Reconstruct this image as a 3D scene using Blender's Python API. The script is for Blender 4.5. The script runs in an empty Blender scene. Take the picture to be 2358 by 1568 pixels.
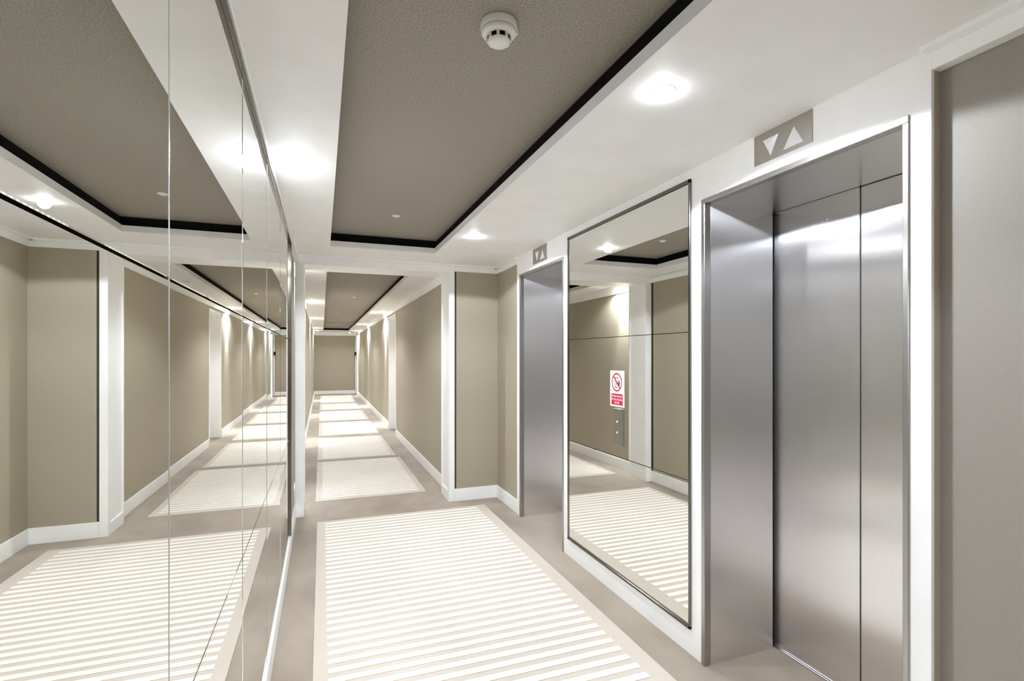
import bpy, bmesh, math, random
from mathutils import Vector, Matrix
random.seed(7)
scene = bpy.context.scene
COL = scene.collection

# ------------------------------------------------------------------ camera
cam_data = bpy.data.cameras.new('camera')
cam_data.sensor_width = 36.0
cam_data.lens = 1173.2858 / 2358 * 36.0
cam_data.shift_y = 35.42 / 2358
cam_data.clip_start = 0.02
cam = bpy.data.objects.new('camera', cam_data)
COL.objects.link(cam)
cam.location = (0, 0, 1.4152)
cam.rotation_euler = (math.pi / 2, 0, -0.357)
scene.camera = cam

# ------------------------------------------------------------------ view, world
scene.view_settings.view_transform = 'Standard'
scene.view_settings.look = 'None'
scene.view_settings.gamma = 1.0
scene.view_settings.use_curve_mapping = False
scene.view_settings.exposure = 1.45
scene.cycles.max_bounces = 16
scene.cycles.diffuse_bounces = 8
scene.cycles.glossy_bounces = 10
world = bpy.data.worlds.new('world')
scene.world = world
world.use_nodes = True
world.node_tree.nodes['Background'].inputs['Color'].default_value = (0, 0, 0, 1)
world.node_tree.nodes['Background'].inputs['Strength'].default_value = 0.0

# light levels of the downlights (watts)
W_LOBBY, W_LOBBY_WALL, W_HALL = 28.5, 28.5, 100.0
LENS_GLOW = 82.0
LAMP_TINT = (0.875, 0.935, 1.02)
W_HALL_SPILL = 66.0

# ------------------------------------------------------------------ dimensions
W = 1.6376            # plane of the lift wall
ML = -0.216           # plane of the big mirror
HC = 2.30             # ceiling
D = 4.836             # face of the doorway between lobby and corridor
D2 = 5.18             # corridor side of that doorway
CL, CR = -0.262, 1.225   # corridor wallpaper planes
BL, BR = -0.248, 1.211   # corridor baseboard planes
YE = 20.1             # end wall
YB = -2.6             # wall behind the viewer

# ------------------------------------------------------------------ materials
def srgb(r, g, b):
    def f(c):
        c /= 255.0
        return c / 12.92 if c <= 0.04045 else ((c + 0.055) / 1.055) ** 2.4
    return (f(r), f(g), f(b), 1.0)

def new_mat(name):
    m = bpy.data.materials.new(name)
    m.use_nodes = True
    nt = m.node_tree
    return m, nt, nt.nodes['Principled BSDF']

def noise_color(nt, bsdf, c1, c2, scale, detail=4.0, stretch=(1, 1, 1), lo=0.35, hi=0.65):
    tc = nt.nodes.new('ShaderNodeTexCoord')
    mp = nt.nodes.new('ShaderNodeMapping')
    mp.inputs['Scale'].default_value = stretch
    nz = nt.nodes.new('ShaderNodeTexNoise')
    nz.inputs['Scale'].default_value = scale
    nz.inputs['Detail'].default_value = detail
    rp = nt.nodes.new('ShaderNodeValToRGB')
    rp.color_ramp.elements[0].position = lo
    rp.color_ramp.elements[1].position = hi
    rp.color_ramp.elements[0].color = c1
    rp.color_ramp.elements[1].color = c2
    nt.links.new(tc.outputs['Object'], mp.inputs['Vector'])
    nt.links.new(mp.outputs['Vector'], nz.inputs['Vector'])
    nt.links.new(nz.outputs['Fac'], rp.inputs['Fac'])
    nt.links.new(rp.outputs['Color'], bsdf.inputs['Base Color'])
    return tc, nz, rp

def add_bump(nt, bsdf, height_out, strength, dist):
    b = nt.nodes.new('ShaderNodeBump')
    b.inputs['Strength'].default_value = strength
    b.inputs['Distance'].default_value = dist
    nt.links.new(height_out, b.inputs['Height'])
    nt.links.new(b.outputs['Normal'], bsdf.inputs['Normal'])

def plain(name, col, rough=0.5, metal=0.0, spec=0.5):
    m, nt, b = new_mat(name)
    b.inputs['Base Color'].default_value = col
    b.inputs['Roughness'].default_value = rough
    b.inputs['Metallic'].default_value = metal
    b.inputs['Specular IOR Level'].default_value = spec
    return m

def paint(name, col, rough=0.55):
    m, nt, b = new_mat(name)
    c2 = tuple(min(1, c * 1.02) for c in col[:3]) + (1,)
    c1 = tuple(c * 0.985 for c in col[:3]) + (1,)
    tc, nz, rp = noise_color(nt, b, c1, c2, 6.0)
    b.inputs['Roughness'].default_value = rough
    b.inputs['Specular IOR Level'].default_value = 0.3
    n2 = nt.nodes.new('ShaderNodeTexNoise')
    n2.inputs['Scale'].default_value = 180.0
    nt.links.new(tc.outputs['Object'], n2.inputs['Vector'])
    add_bump(nt, b, n2.outputs['Fac'], 0.04, 0.002)
    return m

def wallpaper(name, col):
    """fine woven cloth: two thread directions"""
    m, nt, b = new_mat(name)
    c1 = tuple(c * 0.94 for c in col[:3]) + (1,)
    c2 = tuple(min(1, c * 1.05) for c in col[:3]) + (1,)
    tc = nt.nodes.new('ShaderNodeTexCoord')
    outs = []
    for st in ((420, 420, 90), (90, 90, 420)):
        mp = nt.nodes.new('ShaderNodeMapping')
        mp.inputs['Scale'].default_value = st
        nz = nt.nodes.new('ShaderNodeTexNoise')
        nz.inputs['Scale'].default_value = 1.0
        nz.inputs['Detail'].default_value = 2.0
        nt.links.new(tc.outputs['Object'], mp.inputs['Vector'])
        nt.links.new(mp.outputs['Vector'], nz.inputs['Vector'])
        outs.append(nz.outputs['Fac'])
    mx = nt.nodes.new('ShaderNodeMath')
    mx.operation = 'ADD'
    nt.links.new(outs[0], mx.inputs[0])
    nt.links.new(outs[1], mx.inputs[1])
    hf = nt.nodes.new('ShaderNodeMath')
    hf.operation = 'MULTIPLY'
    hf.inputs[1].default_value = 0.5
    nt.links.new(mx.outputs[0], hf.inputs[0])
    rp = nt.nodes.new('ShaderNodeValToRGB')
    rp.color_ramp.elements[0].position = 0.35
    rp.color_ramp.elements[1].position = 0.65
    rp.color_ramp.elements[0].color = c1
    rp.color_ramp.elements[1].color = c2
    nt.links.new(hf.outputs[0], rp.inputs['Fac'])
    nt.links.new(rp.outputs['Color'], b.inputs['Base Color'])
    b.inputs['Roughness'].default_value = 0.55
    b.inputs['Specular IOR Level'].default_value = 0.35
    add_bump(nt, b, hf.outputs[0], 0.06, 0.002)
    return m

def carpet(name, c1, c2, patch=2.2, rough=0.95):
    m, nt, b = new_mat(name)
    tc, nz, rp = noise_color(nt, b, c1, c2, patch, 5.0, (1.0, 0.6, 1.0))
    fine = nt.nodes.new('ShaderNodeTexNoise')
    fine.inputs['Scale'].default_value = 320.0
    fine.inputs['Detail'].default_value = 3.0
    nt.links.new(tc.outputs['Object'], fine.inputs['Vector'])
    mix = nt.nodes.new('ShaderNodeMixRGB')
    mix.blend_type = 'OVERLAY'
    mix.inputs['Fac'].default_value = 0.22
    nt.links.new(rp.outputs['Color'], mix.inputs['Color1'])
    nt.links.new(fine.outputs['Fac'], mix.inputs['Color2'])
    nt.links.new(mix.outputs['Color'], b.inputs['Base Color'])
    b.inputs['Roughness'].default_value = rough
    b.inputs['Specular IOR Level'].default_value = 0.1
    b.inputs['Sheen Weight'].default_value = 0.15
    add_bump(nt, b, fine.outputs['Fac'], 0.35, 0.004)
    return m

def brushed(name, col, rough=0.30, aniso=0.85, stretch=(900, 900, 6)):
    m, nt, b = new_mat(name)
    c1 = tuple(c * 0.97 for c in col[:3]) + (1,)
    c2 = tuple(min(1, c * 1.03) for c in col[:3]) + (1,)
    tc, nz, rp = noise_color(nt, b, c1, c2, 1.0, 3.0, stretch)
    b.inputs['Metallic'].default_value = 1.0
    b.inputs['Roughness'].default_value = rough
    b.inputs['Anisotropic'].default_value = aniso
    tg = nt.nodes.new('ShaderNodeTangent')
    tg.direction_type = 'RADIAL'
    tg.axis = 'Z'
    nt.links.new(tg.outputs['Tangent'], b.inputs['Tangent'])
    add_bump(nt, b, nz.outputs['Fac'], 0.01, 0.0003)
    return m

def glow(name, col, strength):
    m, nt, b = new_mat(name)
    b.inputs['Base Color'].default_value = (0.8, 0.8, 0.8, 1)
    b.inputs['Emission Color'].default_value = col
    b.inputs['Emission Strength'].default_value = strength
    return m

M = {}
M['ceiling'] = paint('white_ceiling_paint', srgb(245, 244, 242))
M['white'] = paint('white_satin_woodwork', srgb(248, 248, 247), 0.4)
M['paper'] = wallpaper('beige_woven_wallpaper', srgb(170, 161, 142))
M['paper_grey_dimmed'] = wallpaper('grey_dimmed_wallpaper', srgb(150, 144, 136))  # greyer hue is the panel's own; darker tone stands in for weaker light
M['steel_soffit'] = plain('steel_soffit', srgb(205, 203, 202), 0.3, 1.0)
M['trim_steel'] = plain('satin_steel_trim', srgb(178, 176, 173), 0.3, 1.0)
def grainy(name, c1, c2, scale):
    m, nt, b = new_mat(name)
    tc, nz, rp = noise_color(nt, b, c1, c2, scale, 2.0)
    b.inputs['Roughness'].default_value = 0.6
    b.inputs['Specular IOR Level'].default_value = 0.3
    add_bump(nt, b, nz.outputs['Fac'], 0.1, 0.002)
    return m
M['coffer'] = grainy('taupe_coffer_wallcovering', srgb(141, 134, 123), srgb(169, 162, 150), 170.0)
M['cove'] = plain('dark_cove_shade', srgb(22, 21, 22), 0.9, 0, 0.1)  # shade of the ceiling recess put into the colour of its sides
M['groove'] = plain('dark_groove', srgb(70, 66, 58), 0.9, 0, 0.1)
M['carpet'] = carpet('taupe_carpet', srgb(152, 140, 126), srgb(174, 162, 147))
M['rug'] = carpet('cream_rug_ground', srgb(202, 192, 178), srgb(212, 202, 188))
M['stripe'] = carpet('ivory_rug_stripe', srgb(240, 234, 224), srgb(246, 240, 231))
M['steel'] = brushed('brushed_steel', srgb(238, 237, 239), 0.25, 1.0)
M['steel_plate'] = brushed('satin_steel_plate', srgb(176, 171, 163), 0.4, 0.5)
M['chrome'] = plain('polished_chrome', srgb(205, 205, 207), 0.12, 1.0)
M['frame'] = plain('dark_chrome_frame', srgb(120, 118, 115), 0.18, 1.0)
M['mirror'] = plain('mirror_silver', srgb(238, 238, 234), 0.0, 1.0)
M['bevel_glint'] = plain('pale_bevel_glint', srgb(205, 212, 210), 0.25, 0.6)  # pale colour stands in for light caught on bevelled pane edges
M['black'] = plain('black_void', srgb(14, 14, 14), 0.8, 0, 0.1)
M['plastic'] = plain('white_plastic', srgb(240, 239, 234), 0.35)
M['lens'] = glow('lit_lens', (0.92, 0.95, 1.0, 1), LENS_GLOW)
M['lens_off'] = plain('unlit_lens', srgb(238, 236, 230), 0.25)
M['green'] = glow('green_indicator', (0.35, 1.0, 0.25, 1), 6.0)
M['arrow'] = plain('clear_arrow_acrylic', srgb(240, 241, 244), 0.18)
M['sign_white'] = plain('sign_white', srgb(246, 247, 250), 0.4)
M['sign_red'] = plain('sign_red', srgb(200, 40, 62), 0.4)
M['sign_black'] = plain('sign_black', srgb(52, 56, 70), 0.5)
M['door_paint'] = paint('door_paint', srgb(236, 234, 228), 0.35)

# ------------------------------------------------------------------ helpers
def link_mesh(name, bm, mat, parent=None, smooth=False):
    """bm in world coordinates; vertices are moved to the parent's frame"""
    loc = parent_loc(parent)
    if loc.length > 0:
        bmesh.ops.translate(bm, verts=bm.verts, vec=-loc)
    me = bpy.data.meshes.new(name)
    bmesh.ops.recalc_face_normals(bm, faces=bm.faces)
    bm.to_mesh(me)
    bm.free()
    if smooth:
        for p in me.polygons:
            p.use_smooth = True
    me.materials.append(mat)
    o = bpy.data.objects.new(name, me)
    COL.objects.link(o)
    if parent is not None:
        o.parent = parent
    return o

def parent_loc(p):
    v = Vector((0, 0, 0))
    while p is not None:
        v += p.location
        p = p.parent
    return v

def add_box(bm, x0, x1, y0, y1, z0, z1, bev=0.0):
    r = bmesh.ops.create_cube(bm, size=1.0)
    vs = r['verts']
    for v in vs:
        v.co = Vector(((x0 + x1) / 2 + v.co.x * (x1 - x0), (y0 + y1) / 2 + v.co.y * (y1 - y0), (z0 + z1) / 2 + v.co.z * (z1 - z0)))
    if bev > 0:
        es = list({e for v in vs for e in v.link_edges})
        bmesh.ops.bevel(bm, geom=es, offset=bev, segments=1, affect='EDGES', profile=0.5)

def boxes(name, mat, lst, parent=None, bev=0.0):
    bm = bmesh.new()
    for b in lst:
        add_box(bm, *b, bev=bev)
    return link_mesh(name, bm, mat, parent)

def box(name, mat, x0, x1, y0, y1, z0, z1, parent=None, bev=0.0):
    return boxes(name, mat, [(x0, x1, y0, y1, z0, z1)], parent, bev)

def lathe(name, mat, prof, cx, cy, parent=None, seg=40, smooth=True):
    """profile of (radius, z) about a vertical axis"""
    bm = bmesh.new()
    rings = []
    for r, z in prof:
        if r < 1e-6:
            rings.append([bm.verts.new((cx, cy, z))])
        else:
            rings.append([bm.verts.new((cx + r * math.cos(2 * math.pi * k / seg), cy + r * math.sin(2 * math.pi * k / seg), z)) for k in range(seg)])
    for a, b in zip(rings, rings[1:]):
        for k in range(seg):
            k2 = (k + 1) % seg
            if len(a) == 1 and len(b) == 1:
                continue
            if len(a) == 1:
                bm.faces.new((a[0], b[k], b[k2]))
            elif len(b) == 1:
                bm.faces.new((a[k], b[0], a[k2]))
            else:
                bm.faces.new((a[k], b[k], b[k2], a[k2]))
    o = link_mesh(name, bm, mat, parent, smooth)
    return o

def poly_x(name, mat, pts, x0, x1, parent=None, bev=0.0):
    """prism along X from (y, z) outline"""
    bm = bmesh.new()
    a = [bm.verts.new((x0, y, z)) for y, z in pts]
    b = [bm.verts.new((x1, y, z)) for y, z in pts]
    bm.faces.new(a)
    bm.faces.new(list(reversed(b)))
    n = len(pts)
    for k in range(n):
        bm.faces.new((a[k], a[(k + 1) % n], b[(k + 1) % n], b[k]))
    return link_mesh(name, bm, mat, parent)

def cyl_x(name, mat, x0, x1, y, z, r, parent=None, seg=24):
    return poly_x(name, mat, [(y + r * math.cos(2 * math.pi * k / seg), z + r * math.sin(2 * math.pi * k / seg)) for k in range(seg)], x0, x1, parent)

def empty(name, loc, kind=None):
    o = bpy.data.objects.new(name, None)
    o.empty_display_size = 0.1
    COL.objects.link(o)
    o.location = loc
    if kind:
        o['kind'] = kind
    return o

def tag(o, label, cat, group=None):
    o['label'] = label
    o['category'] = cat
    if group:
        o['group'] = group
    return o

def structure(o):
    o['kind'] = 'structure'
    return o

# ------------------------------------------------------------------ floor and ceilings
structure(box('floor', M['carpet'], -0.75, 2.30, YB - 0.1, YE + 0.3, -0.06, 0.0))

def ceiling(name, x0, x1, y0, y1, hx0, hx1, hy0, hy1):
    t = 0.046
    c = structure(boxes(name, M['ceiling'], [
        (x0, hx0, y0, y1, HC, HC + t), (hx1, x1, y0, y1, HC, HC + t),
        (hx0, hx1, y0, hy0, HC, HC + t), (hx0, hx1, hy1, y1, HC, HC + t)]))
    u = 0.02
    box('coffer_panel', M['coffer'], hx0 - u, hx1 + u, hy0 - u, hy1 + u, HC + 0.112, HC + 0.132, c)
    boxes('cove_side', M['cove'], [
        (hx0 - u - .01, hx0 - u, hy0 - u, hy1 + u, HC + t, HC + 0.132), (hx1 + u, hx1 + u + .01, hy0 - u, hy1 + u, HC + t, HC + 0.132),
        (hx0 - u, hx1 + u, hy0 - u - .01, hy0 - u, HC + t, HC + 0.132), (hx0 - u, hx1 + u, hy1 + u, hy1 + u + .01, HC + t, HC + 0.132)], c)
    return c
ceiling('ceiling', -0.6, 2.20, YB, 5.02, 0.062, 0.912, -1.6, 4.36)
ceiling('ceiling_corridor', -0.6, 1.75, 5.02, YE + 0.2, 0.048, 0.905, 5.70, 19.45)

# ------------------------------------------------------------------ left wall of the lobby (behind the mirror)
wl = structure(box('wall_left', M['white'], -0.45, -0.236, YB, D, 0.0, HC))
box('wallpaper_panel', M['paper'], -0.236, -0.226, 4.02, D - 0.03, 0.12, 2.236, wl)
box('shadow_groove', M['groove'], -0.236, -0.230, D - 0.03, D - 0.002, 0.12, 2.236, wl)
structure(box('baseboard_left', M['white'], -0.236, -0.209, YB, D, 0.0, 0.122, bev=0.003))
structure(boxes('trim_3', M['white'], [(-0.236, -0.212, YB, D, 2.252, HC), (-0.236, -0.19, 4.02, D, 2.236, 2.284)], bev=0.001))

# ------------------------------------------------------------------ lift wall (right)
L1 = (3.318, 4.190)   # far lift opening, outer edges of the steel architrave
L2 = (1.006, 1.890)   # near lift opening
LH = 2.132            # top of the architrave
YP0, YP1 = 0.949, 4.262   # ends of the white lift surround
structure(box('wall_right', M['white'], W, 1.72, L2[1], L1[0], 0.0, HC))
wn = structure(box('wall_right_near', M['white'], W, 1.72, YP0, L2[0], 0.0, HC))
wq = structure(box('wall_right_far', M['white'], W, 1.72, L1[1], YP1, 0.0, HC))
structure(box('wall_lift_head', M['white'], W, 1.72, L2[0], L2[1], LH, HC))
structure(box('wall_lift_head', M['white'], W, 1.72, L1[0], L1[1], LH, HC))
# recessed papered panels either side of the lift surround
box('wallpaper_panel', M['paper_grey_dimmed'], 1.676, 1.72, YB, YP0, 0.0, HC, wn)
box('panel_return', M['paper'], 1.650, 1.676, YP0 - .0008, YP0 + 0.004, 0.1, 2.236, wn)
box('wallpaper_panel', M['paper'], 1.650, 1.72, YP1, D + 0.02, 0.0, HC, wq)
structure(boxes('baseboard_right', M['white'], [(W, 1.676, YB, YP0, 0, 0.122), (W, 1.650, YP1, D - 0.006, 0, 0.122)], bev=0.002))
structure(boxes('trim_4', M['white'], [
    (W, 1.676, YB, YP0, 2.236, HC), (W - 0.035, W, YB, YP0 + 0.01, 2.284, HC),
    (W, 1.650, YP1, D, 2.236, HC), (W - 0.03, W, YP1, D, 2.284, HC)], bev=0.001))

# facing wall beside the doorway
wf = structure(box('wall_front', M['white'], 1.209, 1.72, D + 0.012, D2, 0.0, HC))
box('wallpaper_panel', M['paper'], 1.226, 1.650, D + 0.002, D + 0.012, 0.12, 2.236, wf)
box('shadow_groove', M['groove'], 1.209, 1.226, D + 0.009, D + 0.012, 0.12, 2.236, wf)
structure(box('baseboard_front', M['white'], 1.2095, 1.650, D - 0.006, D + 0.012, 0.0, 0.122, bev=0.002))
structure(boxes('trim_5', M['white'], [(1.2095, 1.650, D - 0.004, D + 0.012, 2.236, 2.284), (1.2095, W, D - 0.028, D + 0.012, 2.284, HC)], bev=0.001))

# doorway surround between lobby and corridor
t1 = empty('trim_1', (0.5, D, 0), 'structure')
for s, xa, xb in ((1, 1.152, 1.209), (-1, -0.148, -0.222)):
    lo, hi = min(xa, xb), max(xa, xb)
    box('pilaster', M['white'], lo, hi, D, D + 0.05, 0.0, 2.222, t1, bev=0.002)
    xi = xa + s * 0.012
    l2, h2 = min(xi, xb), max(xi, xb)
    lin = box('lining', M['white'], l2, h2, D + 0.05, D2, 0.0, 2.222, t1)
    lo3, hi3 = min(xa, xi), max(xa, xi)
    box('lining_bead', M['white'], lo3, hi3, D2 - 0.025, D2, 0.0, 2.222, t1, bev=0.002)
    box('plinth', M['white'], lo3, hi3, D + 0.05, D2 - 0.025, 0.0, 0.10, t1, bev=0.002)
boxes('header', M['white'], [(-0.222, 1.209, D, D2, 2.222, HC)], t1)
box('header_fillet', M['white'], -0.222, 1.209, D - 0.028, D, 2.284, HC, t1, bev=0.001)

# wall behind the viewer
wb = structure(box('wall_back', M['paper'], -0.45, 1.72, YB - 0.1, YB, 0.0, HC))

# ------------------------------------------------------------------ corridor
AL0, AL1 = 9.10, 10.08      # door alcove on the right
AD = 1.56
wcl = structure(box('wall_corridor_left', M['paper'], -0.5, CL, D2, YE, 0.0, HC))
wcr = structure(boxes('wall_corridor_right', M['paper'], [
    (CR, CR + 0.2, D2, AL0, 0, HC), (CR, CR + 0.2, AL1, YE, 0, HC),
    (CR, CR + 0.2, AL0, AL1, 2.14, HC)]))
we = structure(box('wall_end', M['paper'], -0.5, 1.5, YE, YE + 0.1, 0, HC))
structure(box('baseboard_corridor_left', M['white'], CL, BL, D2, YE, 0, 0.122, bev=0.002))
structure(boxes('baseboard_corridor_right', M['white'], [(BR, CR, D2, AL0, 0, 0.122), (BR, CR, AL1, YE, 0, 0.122)], bev=0.002))
structure(box('baseboard_end', M['white'], BL, BR, YE - 0.014, YE, 0, 0.122, bev=0.002))
structure(boxes('trim_6', M['white'], [
    (CL, BL, D2, YE, 2.20, HC), (BR, CR, D2, YE, 2.20, HC), (BL, BR, YE - 0.014, YE, 2.17, HC)], bev=0.002))
# alcove lining and its door
t2 = empty('trim_2', (CR, (AL0 + AL1) / 2, 0), 'structure')
box('alcove_jamb', M['white'], BR, AD, AL1 - 0.02, AL1 + 0.02, 0, 2.14, t2, bev=0.002)
box('alcove_jamb', M['white'], BR, AD, AL0 - 0.02, AL0 + 0.02, 0, 2.14, t2, bev=0.002)
box('alcove_head', M['white'], BR, AD, AL0 - 0.02, AL1 + 0.02, 2.12, 2.16, t2, bev=0.002)
d1 = empty('door_1', (AD, (AL0 + AL1) / 2, 0), 'structure')
box('door_leaf', M['door_paint'], AD - 0.045, AD, AL0 + 0.02, AL1 - 0.02, 0.006, 2.12, d1, bev=0.002)
cyl_x('door_handle', M['chrome'], AD - 0.09, AD - 0.045, AL0 + 0.10, 1.0, 0.012, d1)
# door frame at the far right end
d2 = empty('door_2', (BR, 19.6, 0), 'structure')
boxes('door_frame', M['white'], [(BR - 0.035, CR, 19.1, 19.2, 0, 2.16), (BR - 0.035, CR, 19.98, 20.08, 0, 2.16), (BR - 0.035, CR, 19.2, 19.98, 2.08, 2.16)], d2, bev=0.002)
box('door_leaf', M['door_paint'], BR - 0.012, BR, 19.2, 19.98, 0.005, 2.08, d2)
boxes('door_handle', M['black'], [(BR - 0.075, BR - 0.012, 19.88, 19.92, 1.44, 1.56)], d2, bev=0.004)

# ------------------------------------------------------------------ rugs inlaid down the floor
def rug(x0, x1, y0, y1, label, split, margin=0.062, pitch=0.0735):
    r = empty('hallway_rug', ((x0 + x1) / 2, (y0 + y1) / 2, 0))
    tag(r, label, 'rug', 'striped rugs down the hallway')
    box('rug_base', M['rug'], x0, x1, y0, y1, 0.0, 0.004, r, bev=0.001)
    n = int((y1 - y0 - 2 * margin + pitch * 0.5) / pitch)
    if split:
        me = None
        for k in range(n):
            yc = y1 - margin - 0.018 - k * pitch
            if me is None:
                o = box('stripe', M['stripe'], x0 + margin, x1 - margin - 0.03, yc - 0.019, yc + 0.019, 0.004, 0.0065, r, bev=0.0008)
                me = o
                y_first = yc
            else:
                o = me.copy()
                COL.objects.link(o)
                o.parent = r
                o.location = (0, yc - y_first, 0)
    else:
        s = boxes('stripes', M['stripe'], [(x0 + margin, x1 - margin, y1 - margin - 0.018 - k * pitch - 0.019, y1 - margin - 0.018 - k * pitch + 0.019, 0.004, 0.0065) for k in range(n)], r)
        s['kind'] = 'stuff'
    return r
rug(-0.038, 1.445, -0.60, 4.63, 'large cream striped rug on the lobby floor, between the mirrors and lifts', True)
names = ['first', 'second', 'third', 'fourth', 'fifth', 'sixth']
spans = [(5.29, 7.24), (7.38, 9.32), (9.60, 11.50), (11.75, 13.83), (14.15, 15.95), (16.20, 19.30)]
texts = ['cream striped rug in the corridor, nearest to the white doorway',
         'cream rug in the corridor, second one beyond the white doorway',
         'cream rug in the corridor, third beyond the doorway, beside the white alcove jamb',
         'cream rug in the corridor, fourth one beyond the white doorway',
         'cream rug in the corridor, last but one before the end wall',
         'cream rug in the corridor, farthest, lying up to the end wall']
for (a, b), tx in zip(spans, texts):
    rug(-0.058, 1.02 if a < 6 else 0.985, a, b, tx, False)

# ------------------------------------------------------------------ big wall mirror on the left
wm = empty('wall_mirror', (ML, 1.9, 0.125))
tag(wm, 'wall-sized mirror of large butted panes along the left side of the lobby', 'mirror')
MY0, MY1, MZ0, MZ1 = -1.97, 3.975, 0.130, 2.246
fw = 0.024
boxes('mirror_frame', M['frame'], [
    (-0.236, ML + 0.012, MY0, MY1, MZ1 - fw, MZ1),
    (-0.236, ML + 0.012, MY1 - 0.016, MY1, MZ0, MZ1), (-0.236, ML + 0.012, MY0, MY0 + 0.016, MZ0, MZ1)], wm, bev=0.002)
box('mirror_backing', M['black'], -0.236, ML - 0.008, MY0 + 0.01, MY1 - 0.01, MZ0, MZ1 - 0.01, wm)
cols = [MY0 + 0.016, -1.32, -0.59, 0.15, 0.898, 1.655, 2.367, 3.075, MY1 - 0.016]
rows = [MZ0 - 0.0075, 0.832, 1.531, MZ1 - fw]
g = 0.0018
for c_ in cols[1:-1]:
    far = c_ > 1.0
    box('bevel_glint_strip', M['bevel_glint'], ML - 0.006, ML + (0.0 if far else 0.0012), c_ - g * (0.6 if far else 0.9), c_ + g * (0.6 if far else 0.9), MZ0 - 0.007, MZ1 - fw, wm)  # added pale strips imitate highlights along the vertical pane bevels
tilt = {3: -0.10, 4: 0.0, 5: 0.18, 6: -0.04, 7: 0.12}
for i in range(len(cols) - 1):
    for j in range(3):
        y0, y1, z0, z1 = cols[i] + g, cols[i + 1] - g, rows[j] + g, rows[j + 1] - g
        bm = bmesh.new()
        add_box(bm, ML - 0.006, ML, y0, y1, z0, z1, bev=0.0012)
        a = math.radians(tilt.get(i, 0.0))
        if a:
            c = Vector((ML, (y0 + y1) / 2, 0))
            bmesh.ops.rotate(bm, cent=c, matrix=Matrix.Rotation(a, 3, 'Z'), verts=bm.verts)
        link_mesh('mirror_pane', bm, M['mirror'], wm)

# ------------------------------------------------------------------ framed mirror between the lifts
fm = empty('wall_mirror', (W, 2.6, 0.125))
tag(fm, 'tall mirror in a slim dark frame between the two lifts', 'mirror')
RY0, RY1, RZ0, RZ1 = 1.960, 3.240, 0.122, 2.252
f2 = 0.020
boxes('mirror_frame', M['frame'], [
    (W - 0.012, W, RY0, RY1, RZ1 - f2, RZ1), (W - 0.012, W, RY0, RY1, RZ0, RZ0 + f2 * 0.8),
    (W - 0.012, W, RY0, RY0 + 0.012, RZ0, RZ1), (W - 0.012, W, RY1 - 0.018, RY1, RZ0, RZ1)], fm, bev=0.002)
box('mirror_backing', M['black'], W - 0.0025, W, RY0 + .01, RY1 - .01, RZ0 + .01, RZ1 - .01, fm)
rr = [RZ0 + f2 * 0.8, 0.822, 1.528, RZ1 - f2]
RT = [0.0, 0.0, 0.0]
for j in range(3):
    bm = bmesh.new()
    y0, y1 = RY0 + 0.012, RY1 - 0.018
    add_box(bm, W - 0.0075, W - 0.0025, y0, y1, rr[j] + 0.0015, rr[j + 1] - 0.0015, bev=0.001)
    if RT[j]:
        bmesh.ops.rotate(bm, cent=Vector((W - 0.0025, (y0 + y1) / 2, 0)), matrix=Matrix.Rotation(math.radians(RT[j]), 3, 'Z'), verts=bm.verts)
    link_mesh('mirror_pane', bm, M['mirror'], fm)
GX = W - 0.0075   # glass face

# ------------------------------------------------------------------ lifts
def lift(y0, y1, label, joint, hole):
    t = empty('elevator', (W, (y0 + y1) / 2, 0))
    tag(t, label, 'elevator', 'lifts along the right wall')
    a = 0.022
    XJ = 2.042
    boxes('architrave', M['trim_steel'], [
        (W - 0.006, W + 0.03, y0, y0 + a * 0.8, 0, LH - a), (W - 0.006, W + 0.03, y1 - a, y1, 0, LH - a),
        (W - 0.006, W + 0.03, y0, y1, LH - a, LH)], t, bev=0.002)
    box('jamb', M['steel'], W + 0.03, XJ, y1 - a, y1, 0, LH - a, t)
    box('jamb', M['steel'], W + 0.03, XJ, y0, y0 + a, 0, LH - a, t)
    box('soffit', M['steel_soffit'], W + 0.03, 2.062, y0, y1, LH - a, LH, t)
    box('door_panel', M['steel'], 2.067, 2.095, joint + 0.0018, y1 - 0.004, 0.006, LH - 0.004, t, bev=0.0012)
    box('door_panel', M['steel'], 2.071, 2.099, y0 + 0.004, joint - 0.0018, 0.006, LH - 0.004, t, bev=0.0012)
    box('sill', M['chrome'], 2.058, 2.104, y0, y1, 0.0, 0.005, t)
    boxes('shaft_lining', M['black'], [
        (2.105, 2.12, y0, y1, 0.005, LH), (XJ, 2.105, y1 - 0.003, y1, 0.005, LH),
        (XJ, 2.105, y0, y0 + 0.003, 0.005, LH), (XJ, 2.105, y0 + 0.003, y1 - 0.003, LH - 0.003, LH)], t)
    if hole:
        k = cyl_x('release_key_hole', M['plastic'], 2.0655, 2.068, hole[0], hole[1], 0.0045, t)
        k['label'] = 'white round release key hole near the door top'
    return t
lift(L2[0], L2[1], 'nearer stainless steel lift entrance, with both door leaves in view', 1.459, (1.603, 2.011))
lift(L1[0], L1[1], 'farther stainless steel lift entrance, left of the framed mirror, showing mostly its side jamb', 3.76, None)

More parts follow.
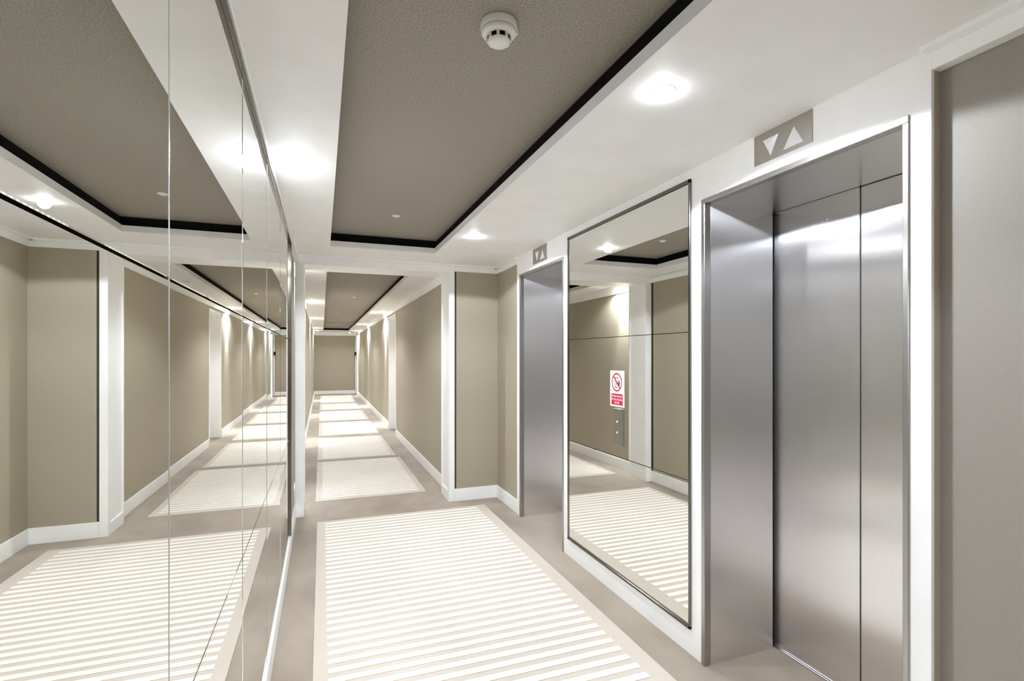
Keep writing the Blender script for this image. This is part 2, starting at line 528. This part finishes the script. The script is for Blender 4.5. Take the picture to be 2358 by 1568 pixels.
def indicator(y0, y1, z0, z1, dy, uy, label):
    t = empty('lift_indicator', (W, (y0 + y1) / 2, z0))
    tag(t, label, 'sign', 'lift arrow indicators above the lift doors')
    box('plate', M['steel_plate'], W - 0.004, W, y0, y1, z0, z1, t, bev=0.0008)
    # faceted arrows: low pyramids
    for nm, tri in (('down_arrow', dy), ('up_arrow', uy)):
        bm = bmesh.new()
        vs = [bm.verts.new((W - 0.004, y, z)) for y, z in tri]
        cy = sum(p[0] for p in tri) / 3
        cz = sum(p[1] for p in tri) / 3
        ap = bm.verts.new((W - 0.014, cy, cz))
        bm.faces.new(vs)
        for k in range(3):
            bm.faces.new((vs[k], vs[(k + 1) % 3], ap))
        link_mesh(nm, bm, M['arrow'], t)
def tri_pair(y0, y1, z0, z1):
    wy, hz = (y1 - y0), (z1 - z0)
    f = lambda a, b: (y1 - a * wy, z0 + b * hz)      # a runs from the far edge, b from the foot
    return [f(0.17, 0.74), f(0.45, 0.74), f(0.31, 0.13)], [f(0.53, 0.13), f(0.86, 0.13), f(0.71, 0.73)]
da, ua = tri_pair(1.325, 1.585, 2.178, 2.296)
indicator(1.325, 1.585, 2.178, 2.296, da, ua, 'steel plate with down and up arrows above the nearer lift, lower edge near its head')
da, ua = tri_pair(3.615, 3.887, 2.168, 2.292)
indicator(3.615, 3.887, 2.168, 2.292, da, ua, 'small looking steel arrow plate above the farther lift, left of the framed mirror')

# call buttons on the mirror
cp = empty('call_button_plate', (GX, 2.576, 1.0))
tag(cp, 'narrow steel call plate with two round buttons, on the framed mirror below the red notice', 'button panel')
box('plate', M['steel_plate'], GX - 0.010, GX, 2.530, 2.622, 0.893, 1.106, cp, bev=0.001)
for z in (1.031, 0.967):
    b = empty('button', (GX - 0.010 - cp.location.x, 2.578 - cp.location.y, z - cp.location.z))
    b.parent = cp
    cyl_x('button_rim', M['chrome'], GX - 0.0115, GX - 0.010, 2.578, z, 0.011, b)
    cyl_x('button_cap', M['lens_off'], GX - 0.013, GX - 0.0115, 2.578, z, 0.0065, b)

# notice on the mirror
def text_mesh(body, size, y, z, mat, parent, name, x):
    cu = bpy.data.curves.new(name, 'FONT')
    cu.body = body
    cu.size = size
    cu.align_x = 'CENTER'
    cu.align_y = 'CENTER'
    cu.offset = 0.0003
    tmp = bpy.data.objects.new(name + '_tmp', cu)
    COL.objects.link(tmp)
    bpy.context.view_layer.update()
    me = bpy.data.meshes.new_from_object(tmp.evaluated_get(bpy.context.evaluated_depsgraph_get()))
    bpy.data.objects.remove(tmp)
    bpy.data.curves.remove(cu)
    o = bpy.data.objects.new(name, me)
    me.materials.clear()
    me.materials.append(mat)
    # local x -> -Y, local y -> +Z, facing -X
    rot = Matrix(((0, 0, -1), (-1, 0, 0), (0, 1, 0))).to_4x4()
    me.transform(Matrix.Translation(Vector((x, y, z)) - parent_loc(parent)) @ rot)
    COL.objects.link(o)
    o.parent = parent
    return o
ns = empty('notice', (GX, 2.595, 1.12))
tag(ns, 'white and red no-lift-in-fire notice stuck on the framed mirror above the call plate', 'sign')
NY0, NY1, NZ0, NZ1 = 2.522, 2.671, 1.116, 1.328
box('notice_sheet', M['sign_white'], GX - 0.002, GX, NY0, NY1, NZ0, NZ1, ns, bev=0.0003)
box('red_field', M['sign_red'], GX - 0.0024, GX - 0.002, NY0 + 0.012, NY1 - 0.014, NZ0 + 0.010, NZ0 + 0.076, ns)
cyy, czz, R1, R0 = 2.5975, 1.260, 0.055, 0.0465
bm = bmesh.new()
seg = 48
ri = [bm.verts.new((GX - 0.0026, cyy + R0 * math.cos(2 * math.pi * k / seg), czz + R0 * math.sin(2 * math.pi * k / seg))) for k in range(seg)]
ro = [bm.verts.new((GX - 0.0026, cyy + R1 * math.cos(2 * math.pi * k / seg), czz + R1 * math.sin(2 * math.pi * k / seg))) for k in range(seg)]
for k in range(seg):
    k2 = (k + 1) % seg
    bm.faces.new((ri[k], ro[k], ro[k2], ri[k2]))
link_mesh('prohibition_ring', bm, M['sign_red'], ns)
# slash runs from upper far side to lower near side
a = 0.707 * 0.05
q = 0.0032
poly_x('prohibition_slash', M['sign_red'], [(cyy + a + q, czz + a - q), (cyy + a - q, czz + a + q), (cyy - a - q, czz - a + q), (cyy - a + q, czz - a - q)], GX - 0.0030, GX - 0.0027, ns)
# pictogram: lift cabin with two doors, an arrow and a flame
pk = [(cyy + 0.020, cyy - 0.013, czz + 0.024, czz + 0.028), (cyy + 0.020, cyy + 0.016, czz - 0.027, czz + 0.024),
      (cyy + 0.022, cyy - 0.013, czz - 0.031, czz - 0.027), (cyy - 0.009, cyy - 0.013, czz - 0.012, czz + 0.024),
      (cyy + 0.006, cyy + 0.001, czz - 0.020, czz + 0.004)]
boxes('lift_pictogram', M['sign_black'], [(GX - 0.0024, GX - 0.002, b_, a_, c_, d_) for a_, b_, c_, d_ in pk], ns)
poly_x('flame_pictogram', M['sign_black'], [(cyy - 0.017, czz - 0.022), (cyy - 0.031, czz - 0.016), (cyy - 0.034, czz - 0.002), (cyy - 0.028, czz + 0.004), (cyy - 0.030, czz + 0.015), (cyy - 0.021, czz + 0.006), (cyy - 0.017, czz - 0.004)], GX - 0.0024, GX - 0.002, ns)
for tx, z in (('In the event of', NZ0 + 0.062), ('fire do not use', NZ0 + 0.043), ('this lift', NZ0 + 0.024)):
    text_mesh(tx, 0.0185, 2.5965, z, M['sign_white'], ns, 'lettering', GX - 0.0026)

# ------------------------------------------------------------------ ceiling fittings
HP = HC + 0.112     # face of the coffer panels
def smoke_detector(x, y):
    t = empty('smoke_detector', (x, y, HP))
    tag(t, 'round white smoke detector with dark vents, in the dark ceiling recess', 'smoke detector')
    z = HP
    lathe('base', M['plastic'], [(0, z), (0.054, z), (0.0545, z - 0.004), (0.0545, z - 0.020), (0.052, z - 0.023), (0, z - 0.023)], x, y, t, 48)
    lathe('body', M['plastic'], [(0, z - 0.020), (0.0525, z - 0.020), (0.052, z - 0.032), (0.047, z - 0.038), (0.040, z - 0.041), (0, z - 0.041)], x, y, t, 48)
    lathe('chamber', M['black'], [(0, z - 0.040), (0.034, z - 0.040), (0.031, z - 0.056), (0, z - 0.056)], x, y, t, 48)
    lathe('cap', M['plastic'], [(0, z - 0.054), (0.0345, z - 0.054), (0.034, z - 0.058), (0.026, z - 0.064), (0.012, z - 0.067), (0, z - 0.0675)], x, y, t, 48)
    for k in range(8):
        an = 2 * math.pi * (k + 0.5) / 8
        bm = bmesh.new()
        add_box(bm, 0.0305, 0.0375, -0.0045, 0.0045, z - 0.057, z - 0.040, bev=0.0008)
        bmesh.ops.rotate(bm, cent=(0, 0, 0), matrix=Matrix.Rotation(an, 3, 'Z'), verts=bm.verts)
        bmesh.ops.translate(bm, verts=bm.verts, vec=(x, y, 0))
        link_mesh('rib', bm, M['plastic'], t)
    bm = bmesh.new()
    add_box(bm, x + 0.050, x + 0.060, y - 0.006, y + 0.006, z - 0.022, z - 0.006, bev=0.001)
    link_mesh('tab', bm, M['plastic'], t)
smoke_detector(0.497, 1.445)

def small_light(x, y, label):
    t = empty('emergency_light', (x, y, HP))
    tag(t, label, 'ceiling light', 'small round emergency lights in the ceiling recess')
    lathe('rim', M['plastic'], [(0, HP), (0.030, HP), (0.029, HP - 0.004), (0.021, HP - 0.006), (0.020, HP - 0.003), (0, HP - 0.003)], x, y, t, 32)
    lathe('lens', M['plastic'], [(0.0195, HP - 0.003), (0.0195, HP - 0.005), (0.012, HP - 0.010), (0, HP - 0.012)], x, y, t, 32)
small_light(0.495, 3.68, 'small round white fitting flush in the dark lobby ceiling recess, near its far end')
small_light(0.51, 9.05, 'small round fitting in the corridor ceiling recess, nearer one')
small_light(0.51, 17.4, 'small bright round fitting in the corridor ceiling recess, near its far end')

def downlight(x, y, watts, label, group, lit=True, spot=2.75, blend=0.07, r=0.036, spill=1.0):
    t = empty('downlight', (x, y, HC))
    tag(t, label, 'ceiling light', group)
    lathe('trim_ring', M['plastic'], [(r - 0.001, HC), (r + 0.007, HC), (r + 0.006, HC - 0.0012), (r + 0.001, HC - 0.0015), (r - 0.001, HC - 0.0008)], x, y, t, 36)
    lathe('lens', M['lens'] if lit else M['lens_off'], [(r + 0.0005, HC - 0.001), (r * 0.94, HC - 0.007), (r * 0.6, HC - 0.011), (0, HC - 0.013)], x, y, t, 36)  # lens domed below the ceiling to cast a halo that imitates glare
    if lit:
        ld = bpy.data.lights.new('lamp', 'SPOT')
        ld.energy = watts
        ld.spot_size = spot
        ld.spot_blend = blend
        ld.shadow_soft_size = 0.03
        ld.color = LAMP_TINT
        lo = bpy.data.objects.new('lamp', ld)
        COL.objects.link(lo)
        lo.parent = t
        lo.location = (0, 0, -0.016)
        if spot < 1.5:
            lo.rotation_euler = (0, math.radians(7 if x < 0.5 else -7), 0)
        if spot < 1.5:      # wide spill around the narrow beam
            l2 = ld.copy()
            l2.energy = W_HALL_SPILL * spill
            l2.spot_size = 2.6
            l2.spot_blend = 0.4
            o2 = bpy.data.objects.new('lamp', l2)
            COL.objects.link(o2)
            o2.parent = t
            o2.location = (0, 0, -0.016)
    return t
GL, GH = 'recessed downlights in the lobby ceiling', 'recessed downlights along the corridor ceiling'
downlight(1.066, 1.42, W_LOBBY, 'brightest recessed downlight in the white ceiling above the nearer lift', GL)
downlight(1.060, 3.643, W_LOBBY, 'lit recessed downlight in front of the farther lift', GL)
downlight(-0.105, 2.54, W_LOBBY_WALL, 'glaring recessed downlight close to the top edge of the wall-sized mirror', GL)
# fill lamp added out of view, spaced like the left row
downlight(-0.105, -1.56, 2 * W_LOBBY_WALL, 'added fill downlight behind the viewpoint, in line with the left row', GL)
for y, tx in ((5.45, 'recessed downlight just inside the corridor, left side, above the doorway lining'),
              (8.95, 'first lit downlight seen along the left side of the corridor ceiling'),
              (12.87, 'second lit downlight seen along the left side of the corridor ceiling'),
              (17.25, 'third lit downlight seen along the left side of the corridor ceiling'),
              (19.00, 'last lit downlight on the left of the corridor, before the end wall')):
    downlight(-0.155, y, W_HALL * (0.3 if y > 18 or y < 6 else 1.0), tx, GH, spot=0.62, blend=0.8, spill=0.1 if y > 18 else (0.6 if y < 6 else 1.0))
downlight(1.074, 7.015, 0, 'unlit downlight on the right of the corridor ceiling, first beyond the doorway', GH, lit=False)
for y, tx in ((10.70, 'first lit downlight on the right of the corridor, just past the alcove'),
              (14.80, 'second lit downlight on the right of the corridor'),
              (18.70, 'third and last lit downlight on the right of the corridor')):
    downlight(1.125, y, W_HALL, tx, GH, spot=0.62, blend=0.8, spill=0.35 if y > 18 else 1.0)

ex = empty('exit_indicator', (0.96, 19.75, HC))
tag(ex, 'tiny green indicator light on the ceiling at the far end of the corridor', 'indicator light')
lathe('housing', M['plastic'], [(0, HC), (0.035, HC), (0.034, HC - 0.02), (0.02, HC - 0.028), (0, HC - 0.028)], 0.96, 19.75, ex, 24)
lathe('lamp_dome', M['green'], [(0.02, HC - 0.028), (0.017, HC - 0.042), (0.008, HC - 0.05), (0, HC - 0.052)], 0.96, 19.75, ex, 24)
